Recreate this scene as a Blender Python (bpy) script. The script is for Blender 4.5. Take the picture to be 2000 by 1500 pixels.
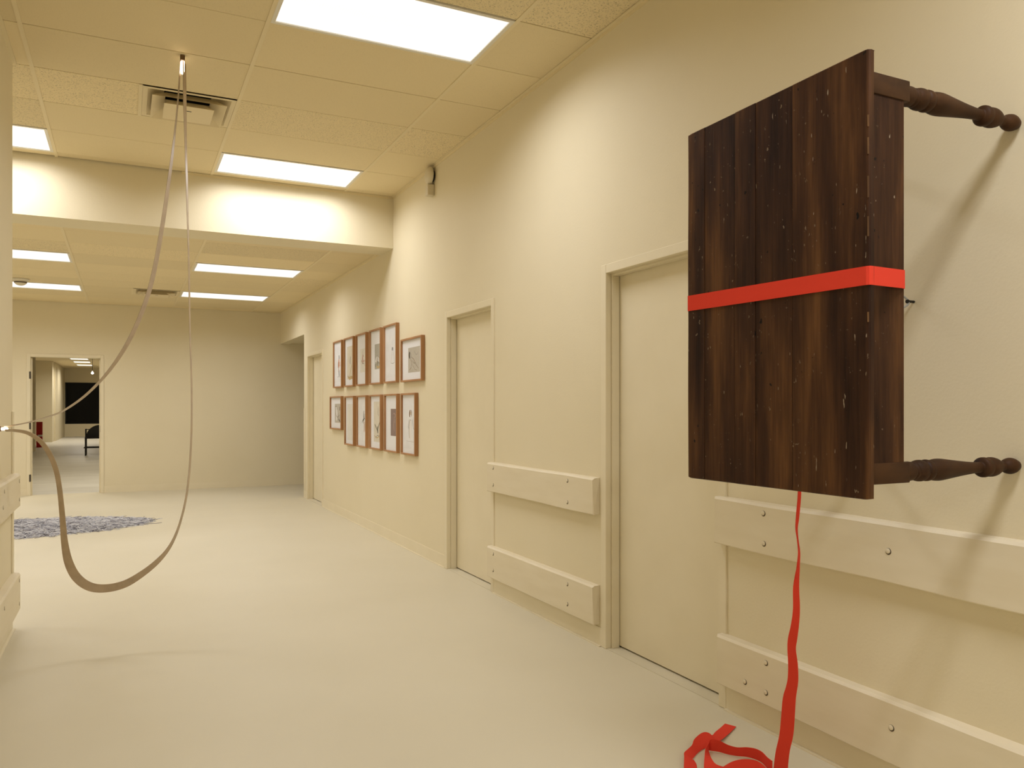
import bpy, bmesh, math, random
from mathutils import Vector, Matrix, noise
random.seed(7)
for o in list(bpy.data.objects): bpy.data.objects.remove(o)
scene = bpy.context.scene
COL = scene.collection

# ---------------------------------------------------------------- camera
FPX, YAW, HORIZ, CAMH = 1544.34, 0.4547, 796.16, 1.3445
cam_data = bpy.data.cameras.new('camera'); cam = bpy.data.objects.new('camera', cam_data); COL.objects.link(cam)
cam_data.sensor_width = 36.0; cam_data.lens = 36.0 * FPX / 2000.0
cam_data.shift_y = (HORIZ - 750.0) / 2000.0
cam_data.clip_start = 0.05; cam_data.clip_end = 200
cam.location = (0, 0, CAMH); cam.rotation_euler = (math.pi / 2, 0, -YAW)
scene.camera = cam

# ---------------------------------------------------------------- world, exposure
world = bpy.data.worlds.new('world'); scene.world = world; world.use_nodes = True
world.node_tree.nodes['Background'].inputs[0].default_value = (0.02, 0.02, 0.025, 1)
world.node_tree.nodes['Background'].inputs[1].default_value = 0.2
vs = scene.view_settings
vs.view_transform = 'Standard'; vs.look = 'None'; vs.gamma = 1.0; vs.use_curve_mapping = False
vs.exposure = 0.0
LAMP_W = 20.0              # watts of each ceiling troffer
LAMP_COL = (0.97, 0.985, 1.06)
SPREAD = math.radians(158)

# ---------------------------------------------------------------- main dimensions (metres)
W = 2.41                   # corridor face of the right wall
WL = -0.62                 # corridor face of the left wall
ZC, ZL = 3.45, 2.975       # main and lower ceiling
YS, YS2, YF = 7.64, 8.03, 14.05   # soffit front, soffit back, far wall
YB = -4.0                  # wall behind the camera
XW = -4.4                  # left end of the wide hall
YLE = 5.68                 # end of the left wall
T = 0.61

# pixel -> ray helpers
_f = Vector((math.sin(YAW), math.cos(YAW), 0)); _r = Vector((math.cos(YAW), -math.sin(YAW), 0)); _u = Vector((0, 0, 1))
_C = Vector((0, 0, CAMH))
def at(px, py, ax, v):
    d = _f + _r * ((px - 1000) / FPX) + _u * ((HORIZ - py) / FPX)
    return _C + d * ((v - _C[ax]) / d[ax])

# ---------------------------------------------------------------- materials
def new_mat(name):
    m = bpy.data.materials.new(name); m.use_nodes = True
    nt = m.node_tree; return m, nt, nt.nodes, nt.links, nt.nodes['Principled BSDF']

def plain(name, col, rough=0.6, metal=0.0, spec=0.3):
    m, nt, N, L, b = new_mat(name)
    b.inputs['Base Color'].default_value = (*col, 1); b.inputs['Roughness'].default_value = rough
    b.inputs['Metallic'].default_value = metal; b.inputs['Specular IOR Level'].default_value = spec
    return m

def mottled(name, c1, c2, scale=3.0, rough=0.6, bump=0.0, bscale=120.0, spec=0.3, stretch=(1, 1, 1), bdist=0.002):
    m, nt, N, L, b = new_mat(name)
    tc = N.new('ShaderNodeTexCoord'); mp = N.new('ShaderNodeMapping'); mp.inputs['Scale'].default_value = stretch
    L.new(tc.outputs['Object'], mp.inputs['Vector'])
    n1 = N.new('ShaderNodeTexNoise'); n1.inputs['Scale'].default_value = scale; n1.inputs['Detail'].default_value = 6
    L.new(mp.outputs[0], n1.inputs['Vector'])
    r = N.new('ShaderNodeValToRGB'); r.color_ramp.elements[0].color = (*c1, 1); r.color_ramp.elements[1].color = (*c2, 1)
    r.color_ramp.elements[0].position = .3; r.color_ramp.elements[1].position = .7
    L.new(n1.outputs[0], r.inputs[0]); L.new(r.outputs[0], b.inputs['Base Color'])
    b.inputs['Roughness'].default_value = rough; b.inputs['Specular IOR Level'].default_value = spec
    if bump:
        n2 = N.new('ShaderNodeTexNoise'); n2.inputs['Scale'].default_value = bscale; n2.inputs['Detail'].default_value = 3
        L.new(tc.outputs['Object'], n2.inputs['Vector'])
        bp = N.new('ShaderNodeBump'); bp.inputs['Strength'].default_value = bump; bp.inputs['Distance'].default_value = bdist
        L.new(n2.outputs[0], bp.inputs['Height']); L.new(bp.outputs[0], b.inputs['Normal'])
    return m

def emit(name, col, strength):
    m, nt, N, L, b = new_mat(name)
    b.inputs['Base Color'].default_value = (*col, 1)
    b.inputs['Emission Color'].default_value = (*col, 1); b.inputs['Emission Strength'].default_value = strength
    return m

M = {}
M['wall'] = mottled('cream_wall_paint', (.775, .685, .478), (.805, .715, .508), 1.3, .62, .25, 90, .25)
M['trim'] = mottled('cream_gloss_paint', (.79, .70, .495), (.82, .73, .525), 4, .42, .05, 60, .4)
M['floor'] = mottled('cream_floor_paint', (.66, .595, .432), (.695, .63, .467), 0.9, .5, .12, 60, .3)
M['rail'] = mottled('painted_timber', (.77, .675, .48), (.81, .72, .53), 3, .5, .35, 14, .35, (1, 1, 6), .002)
M['tee'] = plain('ceiling_tee_paint', (.83, .71, .46), .6, 0, .15)
M['recess_shade'] = plain('bolt_recess_shade', (.10, .075, .045), .8)  # dark colour painted as the shade inside the bolt recesses
M['dark'] = plain('dark_void', (.012, .011, .010), .8)
M['vent'] = plain('vent_paint', (.82, .70, .46), .6, 0, .15)
M['lamp_frame'] = plain('lamp_frame_white', (.80, .76, .66), .45)
M['steel'] = plain('hinge_steel', (.09, .075, .055), .5, .4)
M['wire'] = plain('grey_wire', (.42, .43, .42), .3, .1)
M['black_metal'] = plain('black_metal', (.02, .019, .016), .45, .3)
M['clip'] = plain('bronze_clip', (.16, .10, .055), .4, .6)
M['led'] = emit('warm_led', (1, .80, .60), 9.0)
M['alarm'] = plain('alarm_cream', (.72, .64, .47), .4)
M['red_box'] = plain('red_lacquer', (.42, .015, .012), .4)
M['white_paint'] = plain('white_paint', (.8, .78, .72), .5)
M['plastic'] = plain('ivory_plastic', (.74, .68, .54), .35)
M['smoke'] = plain('smoked_dome', (.12, .09, .06), .1, 0, .6)
M['strip'] = mottled('pale_bent_wood', (.44, .335, .225), (.54, .42, .29), 20, .4, .0, 50, .4)

def tile_mat(name, fissure):
    m, nt, N, L, b = new_mat(name)
    tc = N.new('ShaderNodeTexCoord'); oi = N.new('ShaderNodeObjectInfo')
    add = N.new('ShaderNodeVectorMath'); add.operation = 'ADD'
    mul = N.new('ShaderNodeVectorMath'); mul.operation = 'SCALE'; mul.inputs[0].default_value = (31, 17, 5)
    L.new(oi.outputs['Random'], mul.inputs['Scale']); L.new(tc.outputs['Object'], add.inputs[0]); L.new(mul.outputs[0], add.inputs[1])
    n = N.new('ShaderNodeTexNoise'); n.inputs['Scale'].default_value = 125 if fissure else 150; n.inputs['Detail'].default_value = 3
    n.inputs['Roughness'].default_value = .6
    L.new(add.outputs[0], n.inputs['Vector'])
    r = N.new('ShaderNodeValToRGB')
    e = r.color_ramp.elements
    e[0].position = .36 if fissure else .28; e[1].position = .45 if fissure else .42
    e[0].color = (.52, .43, .26, 1) if fissure else (.70, .59, .36, 1)
    e[1].color = (.83, .70, .44, 1)
    L.new(n.outputs[0], r.inputs[0])
    hv = N.new('ShaderNodeHueSaturation')
    mr = N.new('ShaderNodeMapRange'); mr.inputs['To Min'].default_value = .95; mr.inputs['To Max'].default_value = 1.05
    L.new(oi.outputs['Random'], mr.inputs['Value']); L.new(mr.outputs[0], hv.inputs['Value'])
    L.new(r.outputs[0], hv.inputs['Color']); L.new(hv.outputs[0], b.inputs['Base Color'])
    b.inputs['Roughness'].default_value = .85; b.inputs['Specular IOR Level'].default_value = .1
    bp = N.new('ShaderNodeBump'); bp.inputs['Strength'].default_value = .7 if fissure else .25; bp.inputs['Distance'].default_value = .002
    L.new(r.outputs[0], bp.inputs['Height']); L.new(bp.outputs[0], b.inputs['Normal'])
    return m
M['tile_s'] = tile_mat('ceiling_tile_smooth', False)
M['tile_f'] = tile_mat('ceiling_tile_fissured', True)

def lens_mat():
    m, nt, N, L, b = new_mat('prismatic_lens')
    tc = N.new('ShaderNodeTexCoord')
    v = N.new('ShaderNodeTexVoronoi'); v.inputs['Scale'].default_value = 75; v.inputs['Randomness'].default_value = 0
    L.new(tc.outputs['Object'], v.inputs['Vector'])
    mr = N.new('ShaderNodeMapRange'); mr.inputs['From Min'].default_value = .1; mr.inputs['From Max'].default_value = .65
    mr.inputs['To Min'].default_value = 1.15; mr.inputs['To Max'].default_value = .8
    L.new(v.outputs['Distance'], mr.inputs['Value'])
    # the two tubes behind the lens glow brighter than the gaps between them
    sx = N.new('ShaderNodeSeparateXYZ'); L.new(tc.outputs['Object'], sx.inputs[0])
    ab = N.new('ShaderNodeMath'); ab.operation = 'MULTIPLY'; ab.inputs[1].default_value = 22.0; L.new(sx.outputs['Y'], ab.inputs[0])
    cs = N.new('ShaderNodeMath'); cs.operation = 'COSINE'; L.new(ab.outputs[0], cs.inputs[0])
    m2 = N.new('ShaderNodeMapRange'); m2.inputs['From Min'].default_value = -1; m2.inputs['To Min'].default_value = 1.12; m2.inputs['To Max'].default_value = .94
    L.new(cs.outputs[0], m2.inputs['Value'])
    mm = N.new('ShaderNodeMath'); mm.operation = 'MULTIPLY'; L.new(mr.outputs[0], mm.inputs[0]); L.new(m2.outputs[0], mm.inputs[1])
    L.new(mm.outputs[0], b.inputs['Emission Strength'])
    b.inputs['Emission Color'].default_value = (1, .985, .97, 1); b.inputs['Base Color'].default_value = (.8, .8, .8, 1)
    b.inputs['Roughness'].default_value = .3
    return m
M['lens'] = lens_mat()

def dark_wood():
    m, nt, N, L, b = new_mat('old_dark_wood')
    tc = N.new('ShaderNodeTexCoord'); oi = N.new('ShaderNodeObjectInfo')
    mul = N.new('ShaderNodeVectorMath'); mul.operation = 'SCALE'; mul.inputs[0].default_value = (13, 29, 7)
    L.new(oi.outputs['Random'], mul.inputs['Scale'])
    add = N.new('ShaderNodeVectorMath'); add.operation = 'ADD'; L.new(tc.outputs['Object'], add.inputs[0]); L.new(mul.outputs[0], add.inputs[1])
    def nz(sc, stretch, det=4, rough=.55):
        mp = N.new('ShaderNodeMapping'); mp.inputs['Scale'].default_value = stretch; L.new(add.outputs[0], mp.inputs['Vector'])
        n = N.new('ShaderNodeTexNoise'); n.inputs['Scale'].default_value = sc; n.inputs['Detail'].default_value = det
        n.inputs['Roughness'].default_value = rough; L.new(mp.outputs[0], n.inputs['Vector']); return n
    a = nz(9, (1, 1, .13), 5)
    r = N.new('ShaderNodeValToRGB'); e = r.color_ramp.elements
    e[0].position = .34; e[0].color = (.020, .0075, .004, 1); e[1].position = .68; e[1].color = (.150, .066, .022, 1)
    k = e.new(.5); k.color = (.058, .024, .010, 1)
    L.new(a.outputs[0], r.inputs[0])
    g = nz(110, (1, 1, .04), 3, .6)
    mg = N.new('ShaderNodeMix'); mg.data_type = 'RGBA'; mg.blend_type = 'MULTIPLY'; mg.inputs['Factor'].default_value = .55
    rg = N.new('ShaderNodeValToRGB'); rg.color_ramp.elements[0].position = .35; rg.color_ramp.elements[1].position = .65
    rg.color_ramp.elements[0].color = (.45, .42, .4, 1); L.new(g.outputs[0], rg.inputs[0])
    L.new(r.outputs[0], mg.inputs['A']); L.new(rg.outputs[0], mg.inputs['B'])
    def spots(sc, stretch, lo, hi, col, prev, mask=None):
        s = nz(sc, stretch, 2, .5)
        rr = N.new('ShaderNodeValToRGB'); rr.color_ramp.elements[0].position = lo; rr.color_ramp.elements[1].position = hi
        L.new(s.outputs[0], rr.inputs[0])
        mx = N.new('ShaderNodeMix'); mx.data_type = 'RGBA'; mx.inputs['B'].default_value = (*col, 1)
        L.new(prev, mx.inputs['A'])
        if mask is not None:
            mm = N.new('ShaderNodeMath'); mm.operation = 'MULTIPLY'; L.new(rr.outputs[0], mm.inputs[0]); L.new(mask, mm.inputs[1])
            L.new(mm.outputs[0], mx.inputs['Factor'])
        else: L.new(rr.outputs[0], mx.inputs['Factor'])
        return mx.outputs['Result'], rr
    patch = nz(5, (1, 1, 1), 2); pr = N.new('ShaderNodeValToRGB'); pr.color_ramp.elements[0].position = .47; pr.color_ramp.elements[1].position = .62
    L.new(patch.outputs[0], pr.inputs[0])
    c, _ = spots(95, (1, 1, .7), .69, .73, (.19, .14, .09), mg.outputs['Result'], pr.outputs[0])
    c, _ = spots(75, (1, 1.8, .35), .735, .765, (.30, .24, .17), c)
    c, dk = spots(38, (1, 1, .8), .73, .76, (.006, .004, .003), c)
    L.new(c, b.inputs['Base Color'])
    b.inputs['Roughness'].default_value = .6; b.inputs['Specular IOR Level'].default_value = .15
    bp = N.new('ShaderNodeBump'); bp.inputs['Strength'].default_value = .35; bp.inputs['Distance'].default_value = .002
    L.new(g.outputs[0], bp.inputs['Height']); L.new(bp.outputs[0], b.inputs['Normal'])
    return m
M['wood'] = dark_wood()

def leg_wood():
    m = mottled('turned_dark_wood', (.020, .0085, .004), (.078, .034, .012), 14, .55, .15, 40, .16, (.3, 1, 1))
    return m
M['leg'] = leg_wood()
M['worn_edge'] = mottled('worn_wood_edge', (.045, .020, .009), (.20, .105, .04), 22, .5, .2, 40, .3, (1, 1, .12))

def strap_mat():
    m, nt, N, L, b = new_mat('red_webbing')
    b.inputs['Base Color'].default_value = (.77, .062, .035, 1); b.inputs['Roughness'].default_value = .85; b.inputs['Specular IOR Level'].default_value = .1
    b.inputs['Sheen Weight'].default_value = .0
    tc = N.new('ShaderNodeTexCoord'); w = N.new('ShaderNodeTexNoise'); w.inputs['Scale'].default_value = 700
    L.new(tc.outputs['Object'], w.inputs['Vector'])
    bp = N.new('ShaderNodeBump'); bp.inputs['Strength'].default_value = .35; bp.inputs['Distance'].default_value = .0008
    L.new(w.outputs[0], bp.inputs['Height']); L.new(bp.outputs[0], b.inputs['Normal'])
    return m
M['strap'] = strap_mat()
M['frame_wood'] = mottled('cherry_frame_wood', (.38, .185, .075), (.48, .25, .108), 6, .4, .1, 60, .35, (1, 1, .25))
M['mat_board'] = plain('white_mat_board', (.86, .85, .85), .8)

def glass_mat():
    m = bpy.data.materials.new('picture_glass'); m.use_nodes = True
    N, L = m.node_tree.nodes, m.node_tree.links; N.clear()
    o = N.new('ShaderNodeOutputMaterial'); mx = N.new('ShaderNodeMixShader'); t = N.new('ShaderNodeBsdfTransparent'); g = N.new('ShaderNodeBsdfGlossy')
    g.inputs['Roughness'].default_value = .02; mx.inputs[0].default_value = .04
    L.new(t.outputs[0], mx.inputs[1]); L.new(g.outputs[0], mx.inputs[2]); L.new(mx.outputs[0], o.inputs[0])
    return m
M['glass'] = glass_mat()
M['night'] = plain('night_window_glass', (.002, .002, .002), .25, 0, .15)

# ---------------------------------------------------------------- geometry helpers
def box(bm, x0, x1, y0, y1, z0, z1):
    vs_ = [bm.verts.new((x, y, z)) for x in (x0, x1) for y in (y0, y1) for z in (z0, z1)]
    for f in ((0, 1, 3, 2), (4, 6, 7, 5), (0, 4, 5, 1), (2, 3, 7, 6), (0, 2, 6, 4), (1, 5, 7, 3)):
        bm.faces.new([vs_[i] for i in f])
    return vs_

def boxes(*bs):
    bm = bmesh.new()
    for b in bs: box(bm, *b)
    return bm

def bevel(bm, w, seg=2):
    bmesh.ops.bevel(bm, geom=list(bm.edges), offset=w, segments=seg, affect='EDGES', profile=.5, clamp_overlap=True)
    return bm

def lathe(bm, prof, origin, axis, seg=28):
    axis = Vector(axis).normalized(); ref = Vector((0, 0, 1)) if abs(axis.z) < .9 else Vector((1, 0, 0))
    a = axis.cross(ref).normalized(); b = axis.cross(a)
    rings = []
    for t, r in prof:
        rings.append([bm.verts.new(Vector(origin) + axis * t + (a * math.cos(2 * math.pi * i / seg) + b * math.sin(2 * math.pi * i / seg)) * r) for i in range(seg)])
    for p, q in zip(rings, rings[1:]):
        for i in range(seg): bm.faces.new((p[i], p[(i + 1) % seg], q[(i + 1) % seg], q[i]))
    bm.faces.new(rings[0][::-1]); bm.faces.new(rings[-1])
    return bm

def tube(bm, pts, r, seg=8):
    pts = [Vector(p) for p in pts]; rings = []
    up = Vector((0, 0, 1))
    for i, p in enumerate(pts):
        d = (pts[min(i + 1, len(pts) - 1)] - pts[max(i - 1, 0)]).normalized()
        a = d.cross(up if abs(d.z) < .95 else Vector((1, 0, 0))).normalized(); b = d.cross(a)
        rings.append([bm.verts.new(p + (a * math.cos(2 * math.pi * k / seg) + b * math.sin(2 * math.pi * k / seg)) * r) for k in range(seg)])
    for p, q in zip(rings, rings[1:]):
        for k in range(seg): bm.faces.new((p[k], p[(k + 1) % seg], q[(k + 1) % seg], q[k]))
    bm.faces.new(rings[0][::-1]); bm.faces.new(rings[-1])
    return bm

def ribbon(bm, pairs, th=.0018):
    """solid ribbon from pairs of edge points"""
    n = len(pairs); P = [(Vector(a), Vector(b)) for a, b in pairs]; rings = []
    for i, (a, b) in enumerate(P):
        m0 = sum(P[max(i - 1, 0)], Vector()) / 2; m1 = sum(P[min(i + 1, n - 1)], Vector()) / 2
        nn = (m1 - m0).cross(b - a)
        nn = nn.normalized() * th / 2 if nn.length > 1e-9 else Vector((0, 0, th / 2))
        rings.append([bm.verts.new(q) for q in (a - nn, b - nn, b + nn, a + nn)])
    for p, q in zip(rings, rings[1:]):
        for k in range(4): bm.faces.new((p[k], p[(k + 1) % 4], q[(k + 1) % 4], q[k]))
    bm.faces.new(rings[0][::-1]); bm.faces.new(rings[-1])
    return bm

def smooth_pairs(pairs, sub=6):
    """Catmull-Rom through tuples of equal length"""
    out = []; n = len(pairs)
    for i in range(n - 1):
        p0, p1, p2, p3 = (pairs[max(i - 1, 0)], pairs[i], pairs[i + 1], pairs[min(i + 2, n - 1)])
        for s in range(sub):
            t = s / sub
            out.append(tuple(.5 * (2 * b + (c - a) * t + (2 * a - 5 * b + 4 * c - d) * t * t + (3 * b - a - 3 * c + d) * t ** 3) for a, b, c, d in zip(p0, p1, p2, p3)))
    out.append(tuple(pairs[-1])); return out

def obj(name, bm, mat, parent=None, smooth=None):
    bmesh.ops.recalc_face_normals(bm, faces=list(bm.faces))
    me = bpy.data.meshes.new(name); bm.to_mesh(me); bm.free()
    for m in (mat if isinstance(mat, (list, tuple)) else [mat]): me.materials.append(M[m] if isinstance(m, str) else m)
    if smooth is not None:
        me.polygons.foreach_set('use_smooth', [True] * len(me.polygons)); me.set_sharp_from_angle(angle=math.radians(smooth))
    o = bpy.data.objects.new(name, me); COL.objects.link(o)
    if parent: attach(o, parent)
    return o

def attach(o, p):
    o.parent = p
    o.matrix_parent_inverse = Matrix.Translation(-world_loc(p))

def world_loc(o):
    return o.location.copy() if o.parent is None else world_loc(o.parent) + o.matrix_parent_inverse.translation + o.location

def place(name, mesh, loc, parent):
    o = bpy.data.objects.new(name, mesh); COL.objects.link(o); o.location = loc; attach(o, parent); return o

def tag(o, label, cat, group=None, kind=None):
    o['label'] = label; o['category'] = cat
    if group: o['group'] = group
    if kind: o['kind'] = kind
    return o

def thing(name, loc, label, cat, group=None):
    o = bpy.data.objects.new(name, None); COL.objects.link(o); o.location = loc; o.empty_display_size = .1
    return tag(o, label, cat, group)

def struct(name, bm, mat, label, cat, smooth=None):
    o = obj(name, bm, mat, None, smooth); o['kind'] = 'structure'; o['label'] = label; o['category'] = cat; return o

# ================================================================= ROOM SHELL
TH = .15
ZT = ZC + .25
D1, D2, D3 = (10.77, 11.81), (5.22, 6.20), (2.745, 3.775)   # outer sizes of the door frames on the right wall
DH = 2.142
FX0, FX1 = -1.351, -.305                                    # far doorway frame
YR = 12.04                                                  # right wall ends here: side passage
ZR = 2.445                                                  # header of the side passage
RM = dict(x0=-3.45, x1=6.0, y1=42.0, z=3.17)                # far gallery beyond the doorway

fl = struct('floor', boxes((XW - .2, W + 3.2, YB - .2, YF + .13, -.1, 0)), 'floor', 'cream painted concrete floor of the corridor', 'floor')

bm = bmesh.new()
FIN = .05
def in_(d): return (d[0] + FIN - .005, d[1] - FIN + .005)
ys = [YB]; 
for d in (D3, D2, D1): a, b = in_(d); ys += [a, b]
ys.append(YR)
for i in range(0, len(ys), 2): box(bm, W, W + TH, ys[i], ys[i + 1], 0, ZT)
for d in (D3, D2, D1): a, b = in_(d); box(bm, W, W + TH, a, b, DH - FIN + .005, ZT)
box(bm, W, W + TH, YR, YF, ZR, ZT)
struct('wall_right', bm, 'wall', 'long cream corridor wall with three closed doors', 'wall')

struct('wall_left', boxes((WL - 1.2, WL, YB, YLE, 0, ZT)), 'wall', 'cream wall opposite the framed drawings, ending in a corner', 'wall')
struct('wall_back', boxes((WL - .2, W + TH, YB - .15, YB, 0, ZT)), 'wall', 'cream wall closing the corridor', 'wall')
struct('wall_hall_left', boxes((XW - .15, XW, YLE - .6, YF, 0, ZT)), 'wall', 'cream side wall of the wide hall', 'wall')
struct('wall_hall_near', boxes((XW, WL - 1.2, YLE - .15, YLE, 0, ZT)), 'wall', 'cream wall of the hall beside the corridor', 'wall')
bm = bmesh.new(); g = .045
box(bm, XW, FX0 + g, YF, YF + .13, 0, ZT); box(bm, FX1 - g, W + 3.2, YF, YF + .13, 0, ZT); box(bm, FX0 + g, FX1 - g, YF, YF + .13, 2.171 - g, ZT)
struct('wall_far', bm, 'wall', 'cream end wall with an open doorway to another gallery', 'wall')
bm = boxes((W + TH, W + 3.2, YR - .15, YR, 0, 3.2), (W + 3.05, W + 3.2, YR, YF, 0, 3.2), (W + TH, W + 3.2, YR, YF, ZR + .02, ZR + .12))
struct('wall_passage', bm, 'wall', 'dim walls of the side passage at the end of the corridor', 'wall')
struct('wall_soffit', boxes((XW, W, YS, YS2, ZL - .035, ZT)), 'wall', 'brightly lit drop beam where the ceiling steps down', 'beam')

# baseboards
def base(name, b, lab):
    bm = boxes(*b); struct(name, bm, 'trim', lab, 'baseboard')
BH = .105
base('baseboard_right', [(W - .006, W, YB, D3[0], 0, BH), (W - .006, W, D3[1], D2[0], 0, BH), (W - .006, W, D2[1], D1[0], 0, BH), (W - .006, W, D1[1], YR, 0, BH),
     (W - .022, W, D3[1], D2[0], 0, .006), (W - .022, W, YB, D3[0], 0, .006), (W - .016, W, D2[1], D1[0], 0, .006)], 'cream cove base along the wall of doors')
base('baseboard_left', [(WL, WL + .006, YB, YLE - .04, 0, BH), (WL, WL + .02, YB, YLE - .04, 0, .006)], 'cream cove base under the rails opposite the table')
base('baseboard_far', [(FX1, W + 3.0, YF - .006, YF, 0, BH), (XW, FX0, YF - .006, YF, 0, BH)], 'cream cove base along the end wall')

# corner guards
bm = boxes((WL, WL + .008, YLE - .06, YLE + .006, .11, 1.32), (WL - .05, WL, YLE, YLE + .006, .11, 1.32)); bevel(bm, .0012, 1)
struct('trim_1', bm, 'trim', 'cream corner guard strip at the end of the railed wall by the strip light', 'corner guard')
bm = boxes((W - .004, W, YR - .055, YR + .004, .11, 1.34), (W, W + .05, YR, YR + .004, .11, 1.34)); bevel(bm, .0012, 1)
struct('trim_2', bm, 'trim', 'cream corner guard strip beside the side passage opening', 'corner guard')

# wall angle under the ceilings
struct('trim_3', boxes((W - .022, W, YB, YS, ZC - .003, ZC), (W - .003, W, YB, YS, ZC - .022, ZC)), 'tee', 'metal wall angle where tall ceiling meets the wall of doors', 'trim')
struct('trim_4', boxes((W - .022, W, YS2, YF, ZL - .003, ZL), (W - .003, W, YS2, YF, ZL - .022, ZL)), 'tee', 'metal wall angle of the lower ceiling along the wall of doors', 'trim')
struct('trim_5', boxes((.45, W - .022, YS - .022, YS, ZC - .003, ZC), (.45, W, YS - .003, YS, ZC - .02, ZC)), 'tee', 'metal wall angle on top of the drop beam', 'trim')
struct('trim_6', boxes((WL, WL + .022, YB, YLE, ZC - .003, ZC)), 'tee', 'metal wall angle above the wall opposite the table', 'trim')

# ---------------------------------------------------------------- ceilings with tiles
C1 = struct('ceiling', boxes((XW, W, YB, YS, ZC + .2, ZC + .25), (WL, W, YB, 2.02, ZC + .012, ZC + .03)), 'tee', 'suspended tile ceiling of the tall corridor', 'ceiling')
C2 = struct('ceiling', boxes((XW, W, YS2, YF, ZL + .2, ZL + .25)), 'tee', 'lower suspended tile ceiling past the drop beam', 'ceiling')
tile_mesh = {}
def tile_me(w, l, kind):
    k = (round(w, 3), round(l, 3), kind)
    if k not in tile_mesh:
        bm = boxes((-w / 2, w / 2, -l / 2, l / 2, 0, .014)); bevel(bm, .002, 1)
        bmesh.ops.recalc_face_normals(bm, faces=list(bm.faces))
        me = bpy.data.meshes.new('ceiling_tile'); bm.to_mesh(me); bm.free(); me.materials.append(M['tile_' + kind]); tile_mesh[k] = me
    return tile_mesh[k]
Y0 = 3.857
lamps_main = {(0, 0): 1, (0, 5): 1, (-2, 5): 1, (0, -6): 1, (0, -11): 1}      # column, row of cells that hold a troffer
cols = {1: (1.92, W), 0: (.70, 1.92), -1: (-.52, .70), -2: (-1.74, -.52), -3: (-2.96, -1.74)}
fiss = {(1, -1), (0, -1), (0, 3), (1, 3), (-1, 3), (-2, 3), (-2, 4), (0, -2), (1, -3)}
for c, (xa, xb) in cols.items():
    for rr in range(-3, 7):
        ya, yb = Y0 + T * rr, min(Y0 + T * (rr + 1), YS - .003)
        if (c, rr) in lamps_main: continue
        if c < 0 and rr == 6: yb = YS - .014
        xa2 = xa
        if c <= -2 and ya < YLE - .05:
            if c < -2: continue
            xa2 = WL + .004
        kind = 'f' if (c, rr) in fiss else 's'
        a, b = xa2 + .006, xb - .006
        if (c, rr) == (-1, 3): b = .09 - .006
        tilt = 0
        place('ceiling_tile', tile_me(b - a, yb - ya - .006, kind), ((a + b) / 2, (ya + yb) / 2, ZC + .0015 + random.uniform(0, .0012)), C1)
for x in (1.92, .70, -.52, -1.74):
    obj('ceiling_tee', boxes((x - .012, x + .012, 2.02 if x > WL else YLE, YS, ZC - .002, ZC + .002), (x - .002, x + .002, 2.02 if x > WL else YLE, YS, ZC, ZC + .03)), 'tee', C1)
for rr in range(-3, 7):
    y = Y0 + T * rr
    obj('ceiling_tee', boxes((WL if y < YLE else -2.96, W, y - .01, y + .01, ZC + .016, ZC + .03)), 'tee', C1)
obj('ceiling_tee', boxes((.09 - .012, .09 + .012, Y0 + 3 * T, Y0 + 4 * T, ZC - .002, ZC + .002)), 'tee', C1)
YL0 = 9.55
lamps_low = {(0, 0), (0, 4), (-2, 0), (-2, 4)}
fissl = {(-1, -1), (0, -2), (1, 1), (-1, 2), (-2, -1)}
for c, (xa, xb) in cols.items():
    for rr in range(-3, 8):
        ya, yb = max(YL0 + T * rr, YS2 + .002), min(YL0 + T * (rr + 1), YF - .002)
        if (c, rr) in lamps_low or yb - ya < .05: continue
        a, b = xa + .006, xb - .006
        if (c, rr) == (-1, 4): b = .09 - .006
        kind = 'f' if (c, rr) in fissl else 's'
        place('ceiling_tile', tile_me(b - a, yb - ya - .006, kind), ((a + b) / 2, (ya + yb) / 2, ZL + .0015 + random.uniform(0, .0012)), C2)
for x in (1.92, .70, -.52, -1.74):
    obj('ceiling_tee', boxes((x - .012, x + .012, YS2, YF, ZL - .002, ZL + .002)), 'tee', C2)
for rr in range(-2, 8):
    y = YL0 + T * rr
    obj('ceiling_tee', boxes((-2.96, W, y - .01, y + .01, ZL + .016, ZL + .03)), 'tee', C2)
obj('ceiling_tee', boxes((.09 - .012, .09 + .012, YL0 + 4 * T, YL0 + 5 * T, ZL - .002, ZL + .002)), 'tee', C2)

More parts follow.
